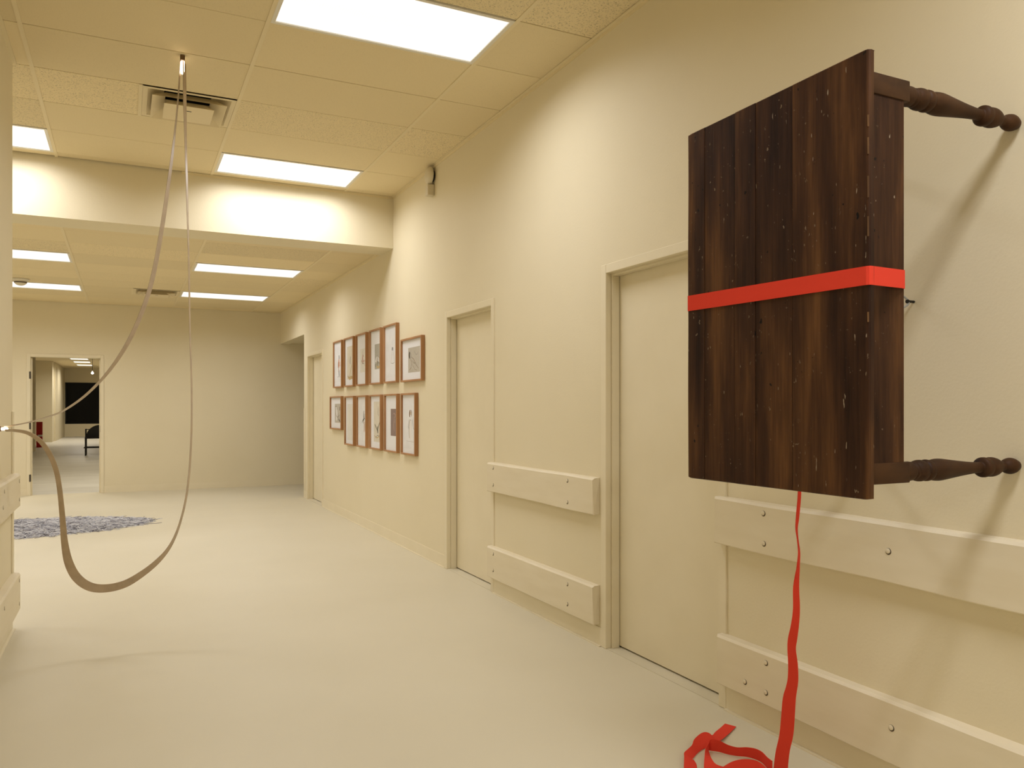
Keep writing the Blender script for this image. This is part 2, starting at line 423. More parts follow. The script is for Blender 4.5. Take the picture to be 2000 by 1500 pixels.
# ---------------------------------------------------------------- troffers
def troffer(x0, x1, y0, y1, z, label, watts=None, group='fluorescent troffers in the tile ceilings', lcol=None):
    cx, cy = (x0 + x1) / 2, (y0 + y1) / 2
    t = thing('ceiling_light', (cx, cy, z), label, 'ceiling light', group)
    fw = .022; a0, a1, b0, b1 = x0 + .012, x1 - .012, y0 + .006, y1 - .006
    bm = boxes((a0, a0 + fw, b0, b1, z - .003, z + .02), (a1 - fw, a1, b0, b1, z - .003, z + .02),
               (a0 + fw, a1 - fw, b0, b0 + fw, z - .003, z + .02), (a0 + fw, a1 - fw, b1 - fw, b1, z - .003, z + .02))
    obj('lamp_frame', bm, 'lamp_frame', t)
    obj('housing', boxes((a0 + .004, a1 - .004, b0 + .004, b1 - .004, z + .03, z + .12)), 'lamp_frame', t)
    hx, hy = (a1 - a0) / 2 - fw, (b1 - b0) / 2 - fw
    bm = boxes((-hx, hx, -hy, hy, .004, .010))
    o = obj('lens', bm, 'lens'); o.location = (cx, cy, z); attach(o, t)
    for sy in (-1, 1):
        ld = bpy.data.lights.new('troffer_light', 'AREA'); ld.shape = 'RECTANGLE'; ld.size = 2 * hx - .04; ld.size_y = hy * .62
        ld.energy = (watts or LAMP_W) / 2; ld.color = lcol or LAMP_COL; ld.spread = SPREAD
        lo = bpy.data.objects.new('tube_light', ld); COL.objects.link(lo); lo.location = (cx, cy + sy * hy * .48, z + .002); attach(lo, t)
    return t
def cell(c, rr, z, label, y00, watts=None):
    xa, xb = cols[c]; troffer(xa, xb, y00 + T * rr, y00 + T * (rr + 1), z, label, watts)
cell(0, 0, ZC, 'biggest bright troffer, over the stretch between two doors and their short rails', Y0)
cell(0, 5, ZC, 'bright troffer right in front of the drop beam, beside the wall alarm', Y0)
cell(-2, 5, ZC, 'troffer before the drop beam, over the hall past the railed wall', Y0)
cell(0, -6, ZC, 'troffer over the table hung on the wall', Y0, 36)
cell(0, -11, ZC, 'troffer at the closed end of the corridor', Y0, 36)
cell(0, 0, ZL, 'first troffer past the drop beam in the lower ceiling, near the drawings', YL0, 15)
cell(0, 4, ZL, 'troffer in the lower ceiling beside its square vent, near the end wall', YL0, 15)
cell(-2, 0, ZL, 'troffer in the lower ceiling over the pile of grey threads', YL0, 15)
cell(-2, 4, ZL, 'troffer in the lower ceiling behind the smoked dome camera', YL0, 15)
for yy, z, lab in ((Y0 + 5 * T, ZC, 'unseen troffer added for light deep in the hall, in front of the beam'), (YL0, ZL, 'unseen troffer added for light deep in the hall, in the lower ceiling'), (YL0 + 4 * T, ZL, 'unseen troffer added for light deep in the hall, near its end wall')):
    troffer(-4.18, -2.96, yy, yy + T, z, lab)  # out of view, added to light the deep part of the hall

# ---------------------------------------------------------------- doors
def door(n, d, lab, strike=False):
    y0, y1 = d; f = .05
    o = struct('door_%d' % n, boxes((W + .078, W + .118, y0 + f + .008, y1 - f - .008, .012, DH - f - .006)), 'trim', lab, 'door')
    bm = bmesh.new()
    box(bm, W - .008, W + .028, y0, y0 + f, 0, DH); box(bm, W - .008, W + .028, y1 - f, y1, 0, DH); box(bm, W - .008, W + .028, y0 + f, y1 - f, DH - f, DH)
    obj('door_frame', bevel(bm, .0025, 1), 'trim', o)
    bm = bmesh.new(); s = f + .012
    box(bm, W + .028, W + .076, y0 + f - .02, y0 + s, 0, DH - s); box(bm, W + .028, W + .076, y1 - s, y1 - f + .02, 0, DH - s)
    box(bm, W + .028, W + .076, y0 + f - .02, y1 - f + .02, DH - s, DH - f + .02)
    obj('door_stop', bevel(bm, .002, 1), 'trim', o)
    obj('door_sill', boxes((W - .002, W + .14, y0 + f, y1 - f, 0, .003)), 'floor', o)
    if strike: obj('strike_plate', bevel(boxes((W + .060, W + .0775, y0 + s - .001, y0 + s + .03, .99, 1.03)), .001, 1), 'trim', o)
    return o
door(1, D3, 'flush cream door half hidden behind the hanging table')
door(2, D2, 'flush cream door between the drawings and the short pair of rails', True)
door(3, D1, 'narrow looking cream door between the drawings and the side passage')
struct('wall_closet', boxes((W + TH, W + TH + .02, 2.5, 12.0, 0, 2.4)), 'wall', 'backing behind the closed doors', 'wall')

# far doorway frame
bm = bmesh.new(); f = .05
box(bm, FX0, FX0 + f, YF - .01, YF + .14, 0, 2.171); box(bm, FX1 - f, FX1, YF - .01, YF + .14, 0, 2.171); box(bm, FX0 + f, FX1 - f, YF - .01, YF + .14, 2.171 - f, 2.171)
d4 = struct('door_4', bevel(bm, .003, 1), 'trim', 'open cream doorway in the end wall without its door', 'doorway')
bm = bmesh.new(); s = f + .018
box(bm, FX0 + f, FX0 + s, YF + .06, YF + .10, 0, 2.171 - s); box(bm, FX1 - s, FX1 - f, YF + .06, YF + .10, 0, 2.171 - s); box(bm, FX0 + f, FX1 - f, YF + .06, YF + .10, 2.171 - f - .004, 2.171 - f)
obj('door_stop', bm, 'trim', d4)
for z in (.27, 1.07, 1.84):
    obj('hinge', bevel(boxes((FX0 + f - .016, FX0 + f + .006, YF - .016, YF + .03, z - .055, z + .055)), .002, 1), 'steel', d4)
obj('strike_plate', boxes((FX1 - f - .003, FX1 - f, YF + .02, YF + .05, .96, 1.06)), 'steel', d4)

# ---------------------------------------------------------------- bumper rails (painted boards)
def rail(x0, side, y0, y1, z0, z1, bolts, label, joint=None):
    t = thing('bumper_rail', (x0, (y0 + y1) / 2, z0), label, 'wall rail', 'painted timber bumper rails')
    thick = .044; xs = (x0 - thick, x0) if side < 0 else (x0, x0 + thick)
    spans = [(y0, y1)] if joint is None else [(y0, joint - .0015), (joint + .0015, y1)]
    for a, b in spans:
        bm = bmesh.new(); n = max(2, int((b - a) / .12)); rings = []
        for i in range(n + 1):
            y = a + (b - a) * i / n
            wob = [noise.noise(Vector((y * 2.3, k * 9.1, z0 * 5 + x0))) * .004 for k in range(4)]
            e0, e1 = .004, .012
            fr = x0 - thick if side < 0 else x0 + thick; sg = 1 if side < 0 else -1
            prof = [(x0, z0 + .003 + wob[0]), (fr + sg * e0, z0 + wob[0]), (fr, z0 + .004 + wob[0]), (fr, z1 - e1 + wob[1]), (fr + sg * .010, z1 - .002 + wob[1]), (x0, z1 + wob[2] * .6)]
            end = .008 if i in (0, n) else 0
            yy = y
            rings.append([bm.verts.new((px, yy + (end if i == 0 else -end) * (1 if px == fr else 0), pz)) for px, pz in prof])
        for p, q in zip(rings, rings[1:]):
            for k in range(6): bm.faces.new((p[k], p[(k + 1) % 6], q[(k + 1) % 6], q[k]))
        bm.faces.new(rings[0]); bm.faces.new(rings[-1][::-1])
        obj('board', bm, 'rail', t)
    fr = xs[0] if side < 0 else xs[1]; sg = -1 if side < 0 else 1
    for y, z in bolts:
        bm = bmesh.new(); lathe(bm, [(-.002, .0118), (.0006, .0118), (.0006, .006)], (fr, y, z), (sg, 0, 0), 16)
        o = obj('bolt_shade_disc', bm, 'recess_shade', t)  # flat dark disc stands in for recess shade round the bolt
        bm = bmesh.new(); lathe(bm, [(.0, .0092), (.0022, .0092), (.0032, .0078)], (fr, y + .0012, z + .0016), (sg, 0, 0), 14)
        obj('bolt', bm, 'rail', o, 40)
    return t
def bl(px, py): p = at(px, py, 0, W - .044); return (p.y, p.z)
rail(W, -1, 3.80, 5.262, .738, .948, [bl(1108, 939), bl(1108, 981), bl(963, 914), bl(963, 947)], 'upper of the short pair of cream rails between two doors')
rail(W, -1, 3.80, 5.262, .118, .340, [bl(1108, 1141), bl(1108, 1180), bl(963, 1082), bl(963, 1114)], 'lower of the short pair of cream rails between two doors')
rail(W, -1, -.6, 2.786, .738, .948, [bl(1491, 1003), bl(1492, 1062), bl(1735, 1077), bl(1735, 1130)][:3], 'upper long cream rail below the hanging table')
rail(W, -1, -.6, 2.770, .118, .336, [bl(1496, 1295), bl(1455, 1332), bl(1496, 1353), bl(1741, 1422)], 'lower long cream rail behind the hanging red strap')
rail(WL, 1, 1.2, 5.655, .742, .945, [(4.95, .90), (4.9, .82), (5.6, .90), (5.6, .79)], 'upper cream rail on the wall with the strip light end')
rail(WL, 1, 1.2, 5.655, .118, .342, [(4.95, .28), (5.6, .30), (5.6, .16)], 'lower cream rail on the wall with the strip light end')

# ================================================================= TABLE ON THE WALL
XT = 1.67                                 # outer face of the table top
tb = thing('hanging_table', (W, 1.735, 1.1), 'antique dark wooden table hung sideways, feet against the wall', 'table')
seam = [1343, 1375.5, 1435, 1475, 1547, 1697]
yy = [at(p, 600, 0, XT).y for p in seam]
ZT0, ZT1 = 1.113, 2.245
for i in range(5):
    b, a = yy[i], yy[i + 1]
    gap = .0008 if i not in (0,) else .0004
    bm = bmesh.new(); rings = []
    th = .021
    zl = [ZT0, ZT0 + .003, ZT0 + .007, ZT0 + .012] + [ZT0 + .03 + (ZT1 - ZT0 - .06) * q / 20 for q in range(21)] + [ZT1 - .012, ZT1 - .007, ZT1 - .003, ZT1]
    n = len(zl) - 1
    for k, z in enumerate(zl):
        dz = 0
        ww = [noise.noise(Vector((z * 4, i * 7.3 + q * 3.1, 1.7))) * .0007 for q in range(2)]
        ya = a + (gap if i < 4 else 0) + ww[0]; yb = b - (gap if i > 0 else 0) + ww[1]
        if i == 4: ya = a + ww[0] * 1.5
        if i == 0: yb = b + ww[1] * 3
        ev = .0012
        r0 = .007 if i == 4 else ev; r1 = .005 if i == 0 else ev
        px = XT + [0, .0012, -.0006, .0008, 0][i]
        if k in (0, n): px += .003
        prof = [(px + th, ya + r0 * .3), (px + r0, ya), (px + r0 * .3, ya + r0 * .3), (px, ya + r0), (px, ya + .014), (px, yb - .014), (px, yb - r1), (px + r1 * .3, yb - r1 * .3), (px + r1, yb), (px + th, yb)]
        zz = z
        ring = []
        for (x_, y_) in prof:
            # rounded outer corners of the top
            z_ = zz
            R_ = .011; dy = max(y_ - ya, .0045) if i == 4 else (yb - y_) if i == 0 else R_
            off = R_ - math.sqrt(max(0, R_ * R_ - (R_ - min(max(dy, 0), R_)) ** 2))
            z_ = min(max(z_, ZT0 + off), ZT1 - off)
            ring.append(bm.verts.new((x_, y_, z_)))
        rings.append(ring)
    for p, q in zip(rings, rings[1:]):
        for k in range(10): bm.faces.new((p[k], p[(k + 1) % 10], q[(k + 1) % 10], q[k]))
    bm.faces.new(rings[0]); bm.faces.new(rings[-1][::-1])
    obj('top_board', bm, 'wood', tb)
# worn light edge of the near board
bm = bmesh.new(); random.seed(3)
zc = ZT0 + .02
while zc < ZT1 - .03:
    l = random.uniform(.01, .06)
    if random.random() < .45:
        ribbon(bm, [((XT + .0016, yy[5] + .0008, zc), (XT - .0002, yy[5] + .0042, zc)), ((XT + .0014, yy[5] + .001, zc + l), (XT - .0002, yy[5] + .0046, zc + l))], .0008)
    zc += l + random.uniform(.004, .05)
obj('worn_edge', bm, 'worn_edge', tb)['kind'] = 'stuff'
# aprons
XA0, XA1 = XT + .0205, 1.884
yn, yf = 1.445, 2.03
zb0, zb1 = 1.142, 2.226                  # outer faces of the leg blocks
bs = .056
obj('apron', bevel(boxes((XA0, XA1, yn + .004, yn + .026, zb0 + bs - .01, zb1 - bs + .01)), .0015, 1), 'wood', tb)
obj('apron', bevel(boxes((XA0, XA1, yf - .026, yf - .004, zb0 + bs - .01, zb1 - bs + .01)), .0015, 1), 'wood', tb)
obj('apron', bevel(boxes((XA0, XA1, yn + bs - .01, yf - bs + .01, zb0 + .006, zb0 + .028)), .0015, 1), 'wood', tb)
obj('apron', bevel(boxes((XA0, XA1, yn + bs - .01, yf - bs + .01, zb1 - .028, zb1 - .006)), .0015, 1), 'wood', tb)
XB = 1.903                                # end of the square leg block
legprof = [(1762, .0265), (1772, .0272), (1779, .0265), (1782, .0232), (1785, .0258), (1788, .0245), (1791, .0272), (1796, .0298), (1802, .0296), (1806, .0262), (1808, .0290), (1812, .0304), (1816, .0290), (1818, .0260), (1822, .0285), (1832, .0312), (1842, .0305), (1860, .0262), (1880, .0215), (1898, .0178), (1912, .0158), (1918, .0155), (1919.5, .0215), (1921.5, .0285), (1926, .0296), (1930, .0278), (1932, .0262), (1936, .0286), (1942, .0286), (1949, .0246), (1955, .0185), (1961, .0142), (1964.5, .0136), (1967, .0175), (1971, .0222), (1977, .0246), (1983, .0222), (1987, .0178), (1989, .0165)]
def xof(px): return at(px, 800, 1, 1.465).x
x_s, x_e = xof(1762), xof(1989)
for (yc, zc) in ((yn + bs / 2, zb0 + bs / 2), (yn + bs / 2, zb1 - bs / 2), (yf - bs / 2, zb0 + bs / 2), (yf - bs / 2, zb1 - bs / 2)):
    bm = bmesh.new(); box(bm, XA0 - .0004, XB, yc - bs / 2, yc + bs / 2, zc - bs / 2, zc + bs / 2)
    bevel(bm, .003, 2)
    prof = [(XB - .004 + (xof(X) - x_s) / (x_e - x_s) * (W - .0005 - XB + .004), r) for X, r in legprof]
    fine = smooth_pairs(prof, 3)
    lathe(bm, [(t, max(r, .012)) for t, r in fine], (0, yc, zc), (1, 0, 0), 32)
    obj('leg', bm, 'leg', tb, 35)

# steel wire tie holding the table to the wall
hk = at(1777, 589, 0, W - .02)
tie = thing('wall_hook', (W, hk.y, hk.z), 'small grey wire loop on a screw in the wall behind the table', 'hook')
bm = bmesh.new(); lathe(bm, [(0, .0045), (.030, .0045), (.031, .0070), (.034, .0070)], (W, hk.y, hk.z), (-1, 0, 0), 14)
obj('screw', bm, 'black_metal', tie, 40)
lp = []
for k in range(33):
    a = 2 * math.pi * k / 32
    lp.append((W - .026 - .075 * (1 - math.cos(a)) , hk.y + .002 * math.sin(a * 2), hk.z - .002 + .034 * math.sin(a) * (0.6 + .4 * math.sin(a / 2))))
obj('wire_loop', tube(bmesh.new(), lp, .0036), 'wire', tie, 60)

# ================================================================= RED STRAP
st = thing('red_strap', (2.06, 2.07, 0), 'red webbing strap tied round the table, its tail coiled on the floor', 'strap')
e = .0022
lt, lb_ = at(1350, 577, 0, XT).z, at(1350, 607, 0, XT).z
rt, rb = at(1697, 519, 0, XT).z, at(1697, 556, 0, XT).z
at_, ab_ = at(1764, 527, 1, yn).z, at(1764, 563, 1, yn).z
def pr_(x, y, zt, zb): return ((x, y, zt), (x, y, zb))
band = [pr_(XT - e, (yy[0] + yy[5]) / 2, (lt + rt) / 2, (lb_ + rb) / 2), pr_(XT - e, yy[5] + .006, rt, rb), pr_(XT + .001, yy[5] - .0005, rt, rb), pr_(XT + .005, yy[5] - e, rt, rb),
        pr_(XA1 - .003, yn + .0015, at_, ab_), pr_(XA1 + .001, yn + .0035, at_, ab_), pr_(XA1 + e, yn + .008, at_, ab_),
        pr_(XA1 + e, (yn + yf) / 2, (at_ + lt) / 2, (ab_ + lb_) / 2), pr_(XA1 + e, yf - .008, lt, lb_), pr_(XA1, yf - .003, lt, lb_),
        pr_(XT + .006, yy[0] + e, lt, lb_), pr_(XT - e, yy[0] - .004, lt, lb_), pr_(XT - e, (yy[0] + yy[5]) / 2, (lt + rt) / 2, (lb_ + rb) / 2)]
obj('strap_band', ribbon(bmesh.new(), band, .0016), 'strap', st)
rows = [(600 + Y / 2.777, 1300 + a / 2.777, 1300 + b / 2.777) for a, b, Y in ((716, 733, 900), (718, 735, 1005), (708, 725, 1130), (705, 716, 1200), (713, 720, 1260), (719, 729, 1330), (712, 727, 1400), (703, 722, 1470))]
rows += [(1100 + Y / 2.857, 1300 + a / 2.857, 1300 + b / 2.857) for a, b, Y in ((733, 748, 20), (712, 745, 130), (711, 750, 250), (700, 745, 340), (683, 735, 420), (680, 727, 480), (684, 737, 560), (682, 740, 640), (672, 736, 690), (655, 727, 750), (645, 720, 860), (635, 712, 960), (615, 692, 1050), (603, 682, 1143), (598, 680, 1200))]
tail = [pr_(XA1 + .01, 1.84, 1.74, 1.69)]
tail = [((XA1 + .006, 1.80, 1.70), (XA1 + .006, 1.76, 1.70)), ((1.90, 1.845, 1.55), (1.892, 1.81, 1.55)), ((1.92, 1.86, 1.35), (1.915, 1.84, 1.35))]
for (py, a, b) in rows:
    s = (py - 900) / 640.0; x = 1.93 + .16 * max(0, s)
    pa, pb = at(a, py, 0, x), at(b, py, 0, x)
    mid = (pa + pb) / 2; half = (pb - pa) / 2
    want = .024; short = max(0.0, want ** 2 - half.length ** 2) ** .5 * .6
    view = (mid - _C).normalized()
    tail.append((tuple(pa - view * short), tuple(pb + view * short)))
P6 = [tuple(a) + tuple(b) for a, b in tail]
P6 = smooth_pairs(P6, 4)
fp = P6[-1]
obj('strap_tail', ribbon(bmesh.new(), [(p[:3], p[3:]) for p in P6], .0016), 'strap', st, 40)
def zz_(X, Y): return 1320 + X / 8.333, 1400 + Y / 8.333
def flat(l):
    out = []
    for (xa, ya, za, xb, yb, zb) in l:
        pb = at(*zz_(xb, yb), 2, zb)
        if za is None:
            d = (pb - _C).dot(_f); pa = Vector((pb.x, pb.y, pb.z + (yb - ya) / 8.333 / FPX * d))
        else: pa = at(*zz_(xa, ya), 2, za)
        out.append(tuple(pa) + tuple(pb))
    return [(p[:3], p[3:]) for p in smooth_pairs(out, 5)]
obj('strap_coil', ribbon(bmesh.new(), flat([
    (800, 112, .004, 980, 160, .004), (720, 185, .006, 890, 250, .005), (645, 245, .012, 800, 330, .008), (592, 300, .020, 725, 385, .012),
    (545, 268, .032, 640, 400, .016), (480, 250, .038, 560, 450, .010), (400, 275, .036, 490, 505, .005), (300, 365, .032, 420, 540, .004), (265, 455, .028, 345, 600, .004),
    (190, 530, .026, 290, 665, .006), (137, 582, .024, 262, 690, .008), (137, 640, .022, 290, 705, .008), (135, 740, .020, 335, 775, .005), (135, 850, .016, 352, 880, .004), (190, 1000, .010, 400, 990, .004), (420, 1100, .006, 480, 980, .004)]), .0016), 'strap', st, 40)
obj('strap_coil', ribbon(bmesh.new(), flat([
    (480, 1010, .006, 900, 870, .010), (458, 880, .010, 830, 830, .022), (460, 760, .018, 660, 775, .026), (468, 640, .030, 580, 680, .024), (485, 520, .040, 548, 600, .012),
    (508, 425, None, 535, 550, .003), (560, 366, None, 575, 553, .003), (700, 385, None, 700, 570, .003), (850, 458, None, 850, 612, .003), (1000, 497, None, 1000, 638, .003), (1170, 495, None, 1150, 652, .003),
    (1330, 517, None, 1290, 690, .003), (1450, 570, None, 1400, 745, .003), (1560, 660, None, 1490, 840, .003), (1600, 720, None, 1570, 930, .003)]), .0016), 'strap', st, 40)
obj('strap_coil', ribbon(bmesh.new(), flat([
    (700, 860, .006, 560, 990, .003), (800, 795, .018, 780, 960, .003), (920, 728, .030, 930, 900, .004), (1060, 693, .036, 1080, 860, .008), (1200, 692, .036, 1230, 850, .010), (1330, 722, .030, 1370, 880, .006), (1440, 800, .018, 1450, 950, .003), (1530, 910, .008, 1500, 1010, .003), (1640, 1010, .006, 1560, 1100, .003)]), .0016), 'strap', st, 40)

# ================================================================= FRAMED DRAWINGS
DP = .037
INK = {'black': (.03, .025, .02), 'grey': (.35, .32, .27), 'orange': (.62, .25, .12), 'ochre': (.58, .43, .22), 'brown': (.24, .15, .09), 'pale': (.62, .58, .50), 'olive': (.28, .25, .17), 'rose': (.62, .42, .34), 'white': (.85, .82, .78)}
for k, c in INK.items(): M['ink_' + k] = plain('ink_' + k, c, .9, 0, .1)
inks = list(INK)
SHEET = {'cream': (.74, .68, .55), 'grey': (.46, .43, .36), 'tan': (.55, .50, .41), 'mauve': (.28, .20, .175), 'ivory': (.80, .77, .69), 'white': (.84, .83, .82)}
for k, c in SHEET.items(): M['sheet_' + k] = mottled('sheet_' + k, tuple(v * .95 for v in c), tuple(min(1, v * 1.04) for v in c), 14, .9)
def picture(y1, y0, z0, z1, label, sheet, rect, strokes):
    """y1 is the edge farther along the corridor; strokes in 0..1 of the frame opening"""
    t = thing('picture_frame', (W, (y0 + y1) / 2, z0), label, 'framed drawing', 'twelve framed drawings in two rows')
    f = .017; xf = W - DP
    bm = boxes((xf, W - .0005, y0, y0 + f, z0, z1), (xf, W - .0005, y1 - f, y1, z0, z1), (xf, W - .0005, y0 + f, y1 - f, z0, z0 + f), (xf, W - .0005, y0 + f, y1 - f, z1 - f, z1))
    obj('frame', bevel(bm, .0015, 1), 'frame_wood', t)
    xm = W - .018
    obj('mat', boxes((xm, xm + .003, y0 + f - .002, y1 - f + .002, z0 + f - .002, z1 - f + .002)), 'mat_board', t)
    def P(u, v, d): return (xm - d, y1 - f - u * (y1 - y0 - 2 * f), z0 + f + v * (z1 - z0 - 2 * f))
    u0, u1, v0, v1 = rect
    a, b = P(u0, v0, 0), P(u1, v1, 0)
    sh = obj('drawing_sheet', boxes((xm - .0012, xm, b[1], a[1], a[2], b[2])), 'sheet_' + sheet, t)
    if strokes:
        bm = bmesh.new(); used = []
        for n, (ink, w, pts) in enumerate(strokes):
            if ink not in used: used.append(ink)
            pts2 = smooth_pairs(pts, 4) if len(pts) > 2 else pts
            c = [Vector(P(u, v, .0016 + .00005 * n)) for u, v in pts2]; prs = []
            for i, p in enumerate(c):
                d = (c[min(i + 1, len(c) - 1)] - c[max(i - 1, 0)]).normalized(); nn = Vector((1, 0, 0)).cross(d)
                ww = w * (.35 + .65 * math.sin(math.pi * (i + .6) / (len(c) + .2)))
                prs.append((p - nn * ww, p + nn * ww))
            n0 = len(bm.faces); ribbon(bm, prs, .0003); bm.faces.ensure_lookup_table()
            for q in range(n0, len(bm.faces)): bm.faces[q].material_index = used.index(ink)
        obj('sketch', bm, ['ink_' + k for k in used], sh)['kind'] = 'stuff'
    obj('glass', boxes((xf + .008, xf + .0095, y0 + f - .001, y1 - f + .001, z0 + f - .001, z1 - f + .001)), 'glass', t)
R1, R1b, R2, R2b = 2.178, 1.592, 1.481, .899
picture(10.053, 9.620, R1b, R1, 'framed drawing of a slim standing figure in orange', 'white', (.1, .9, .1, .9), [('black', .012, [(.60, .70), (.60, .62)]), ('orange', .022, [(.60, .62), (.57, .5), (.60, .42)]), ('brown', .010, [(.52, .55), (.48, .42)]), ('orange', .012, [(.70, .55), (.72, .45)]), ('rose', .018, [(.57, .42), (.56, .33)]), ('black', .008, [(.57, .34), (.60, .22)]), ('black', .006, [(.66, .36), (.68, .24)]), ('grey', .002, [(.40, .22), (.86, .21)])])
picture(9.502, 9.070, R1b, R1, 'framed drawing on a cream sheet with ochre strokes along its foot', 'cream', (.22, .98, .13, .84), [('grey', .011, [(.62, .62), (.58, .52), (.60, .45)]), ('ochre', .008, [(.78, .44), (.62, .30), (.55, .20)]), ('ochre', .020, [(.30, .20), (.5, .15), (.7, .17), (.93, .15)]), ('grey', .004, [(.30, .24), (.42, .16), (.56, .22)]), ('ochre', .010, [(.86, .36), (.88, .2)]), ('brown', .003, [(.86, .72), (.90, .66)])])
picture(8.947, 8.525, R1b, R1, 'framed pale drawing of a small rose-brown shape', 'ivory', (.32, .93, .24, .72), [('rose', .022, [(.62, .60), (.58, .50), (.66, .46)]), ('brown', .003, [(.63, .70), (.62, .60), (.70, .55)]), ('rose', .010, [(.45, .48), (.60, .44), (.80, .48)]), ('pale', .005, [(.48, .38), (.62, .44), (.82, .36)]), ('brown', .003, [(.45, .50), (.56, .42), (.76, .42)])])
picture(8.391, 7.970, R1b, R1, 'framed drawing with a grey-olive sheet and dark upright marks', 'grey', (.38, .97, .26, .74), [('white', .026, [(.44, .36), (.60, .46), (.9, .40)]), ('olive', .012, [(.48, .40), (.47, .30)]), ('olive', .014, [(.62, .52), (.60, .40), (.64, .30)]), ('black', .006, [(.74, .50), (.72, .36)]), ('olive', .014, [(.84, .48), (.86, .34)]), ('ochre', .012, [(.55, .32), (.7, .29), (.9, .31)])])
picture(7.865, 7.440, R1b, R1, 'framed drawing of a tiny figure with black hair and a white dress', 'white', (.08, .92, .08, .92), [('black', .011, [(.62, .61), (.60, .555)]), ('black', .004, [(.68, .61), (.69, .55)]), ('pale', .0025, [(.58, .55), (.54, .42), (.50, .33)]), ('pale', .0025, [(.68, .55), (.76, .42), (.80, .33)]), ('grey', .0022, [(.50, .33), (.65, .32), (.80, .33)]), ('pale', .002, [(.64, .54), (.65, .4)])])
picture(7.300, 6.704, R1b - .004, 1.996, 'wide framed drawing of a leaning dark-haired figure on a tan sheet', 'tan', (.30, .88, .18, .80), [('black', .014, [(.38, .70), (.36, .62), (.38, .53)]), ('grey', .004, [(.40, .68), (.45, .60), (.41, .52)]), ('brown', .003, [(.46, .56), (.58, .50), (.70, .36), (.82, .26)]), ('brown', .003, [(.42, .50), (.50, .42), (.45, .30), (.36, .24)]), ('olive', .004, [(.52, .48), (.60, .40), (.66, .42)]), ('grey', .003, [(.60, .70), (.72, .60), (.80, .66)]), ('pale', .004, [(.44, .34), (.56, .28), (.7, .24)]), ('brown', .002, [(.55, .36), (.62, .26), (.75, .22)])])
picture(10.232, 9.640, 1.069, 1.487, 'short wide framed drawing at the start of the bottom row', 'tan', (.36, .90, .18, .80), [('ivory', .0, [(.4, .4), (.5, .4)])] [:0] + [('white', .03, [(.5, .7), (.54, .45), (.5, .25)]), ('olive', .005, [(.38, .70), (.52, .72), (.56, .6)]), ('black', .010, [(.82, .70), (.80, .58)]), ('olive', .004, [(.70, .5), (.66, .3)]), ('black', .010, [(.72, .30), (.82, .22)]), ('brown', .003, [(.4, .5), (.6, .36), (.8, .44)])])
picture(9.474, 9.055, R2b, R2, 'framed drawing that is almost blank ivory paper', 'ivory', (.20, .95, .08, .86), [('grey', .005, [(.60, .66), (.62, .645)]), ('pale', .002, [(.5, .5), (.6, .3), (.7, .2)])])
picture(8.921, 8.525, R2b, R2, 'framed drawing of dark twigs on white in the bottom row', 'white', (.1, .92, .08, .92), [('black', .008, [(.70, .72), (.66, .62), (.72, .52)]), ('olive', .008, [(.76, .66), (.72, .56), (.60, .50)]), ('black', .005, [(.48, .47), (.62, .54), (.80, .56)]), ('brown', .006, [(.66, .54), (.62, .46)]), ('rose', .012, [(.72, .50), (.74, .38), (.70, .28)]), ('pale', .008, [(.80, .5), (.82, .3)])])
picture(8.391, 7.970, R2b, R2, 'framed drawing of a dark winged sprig on a cream sheet', 'cream', (.28, .97, .12, .90), [('olive', .010, [(.38, .46), (.52, .40), (.62, .34)]), ('olive', .010, [(.86, .50), (.74, .42), (.64, .34)]), ('black', .012, [(.64, .42), (.66, .34), (.70, .29)]), ('brown', .004, [(.72, .80), (.70, .68), (.76, .62)]), ('ochre', .006, [(.36, .24), (.6, .2), (.9, .26)]), ('grey', .004, [(.45, .2), (.7, .25), (.92, .18)]), ('ochre', .004, [(.8, .3), (.84, .16)])])
picture(7.841, 7.420, R2b, R2, 'framed drawing with a mauve-brown sheet and one pale line figure', 'mauve', (.42, .98, .27, .76), [('rose', .003, [(.62, .66), (.72, .68), (.82, .63), (.72, .60)]), ('rose', .004, [(.70, .60), (.68, .48), (.70, .36)]), ('pale', .002, [(.80, .58), (.76, .5)])])
picture(7.293, 6.880, R2b, R2, 'framed drawing of a woman with long dark hair in a pale dress', 'white', (.06, .94, .08, .92), [('pale', .040, [(.60, .58), (.58, .44), (.56, .26)]), ('white', .028, [(.62, .56), (.60, .40), (.60, .25)]), ('brown', .014, [(.57, .74), (.54, .68), (.55, .62)]), ('brown', .006, [(.62, .745), (.68, .70), (.68, .63)]), ('ochre', .010, [(.62, .71), (.62, .66)]), ('grey', .003, [(.50, .58), (.44, .46), (.5, .42)]), ('grey', .003, [(.74, .58), (.82, .44), (.94, .40)]), ('pale', .002, [(.3, .21), (.9, .20)]), ('pale', .010, [(.95, .72), (.95, .45)])])

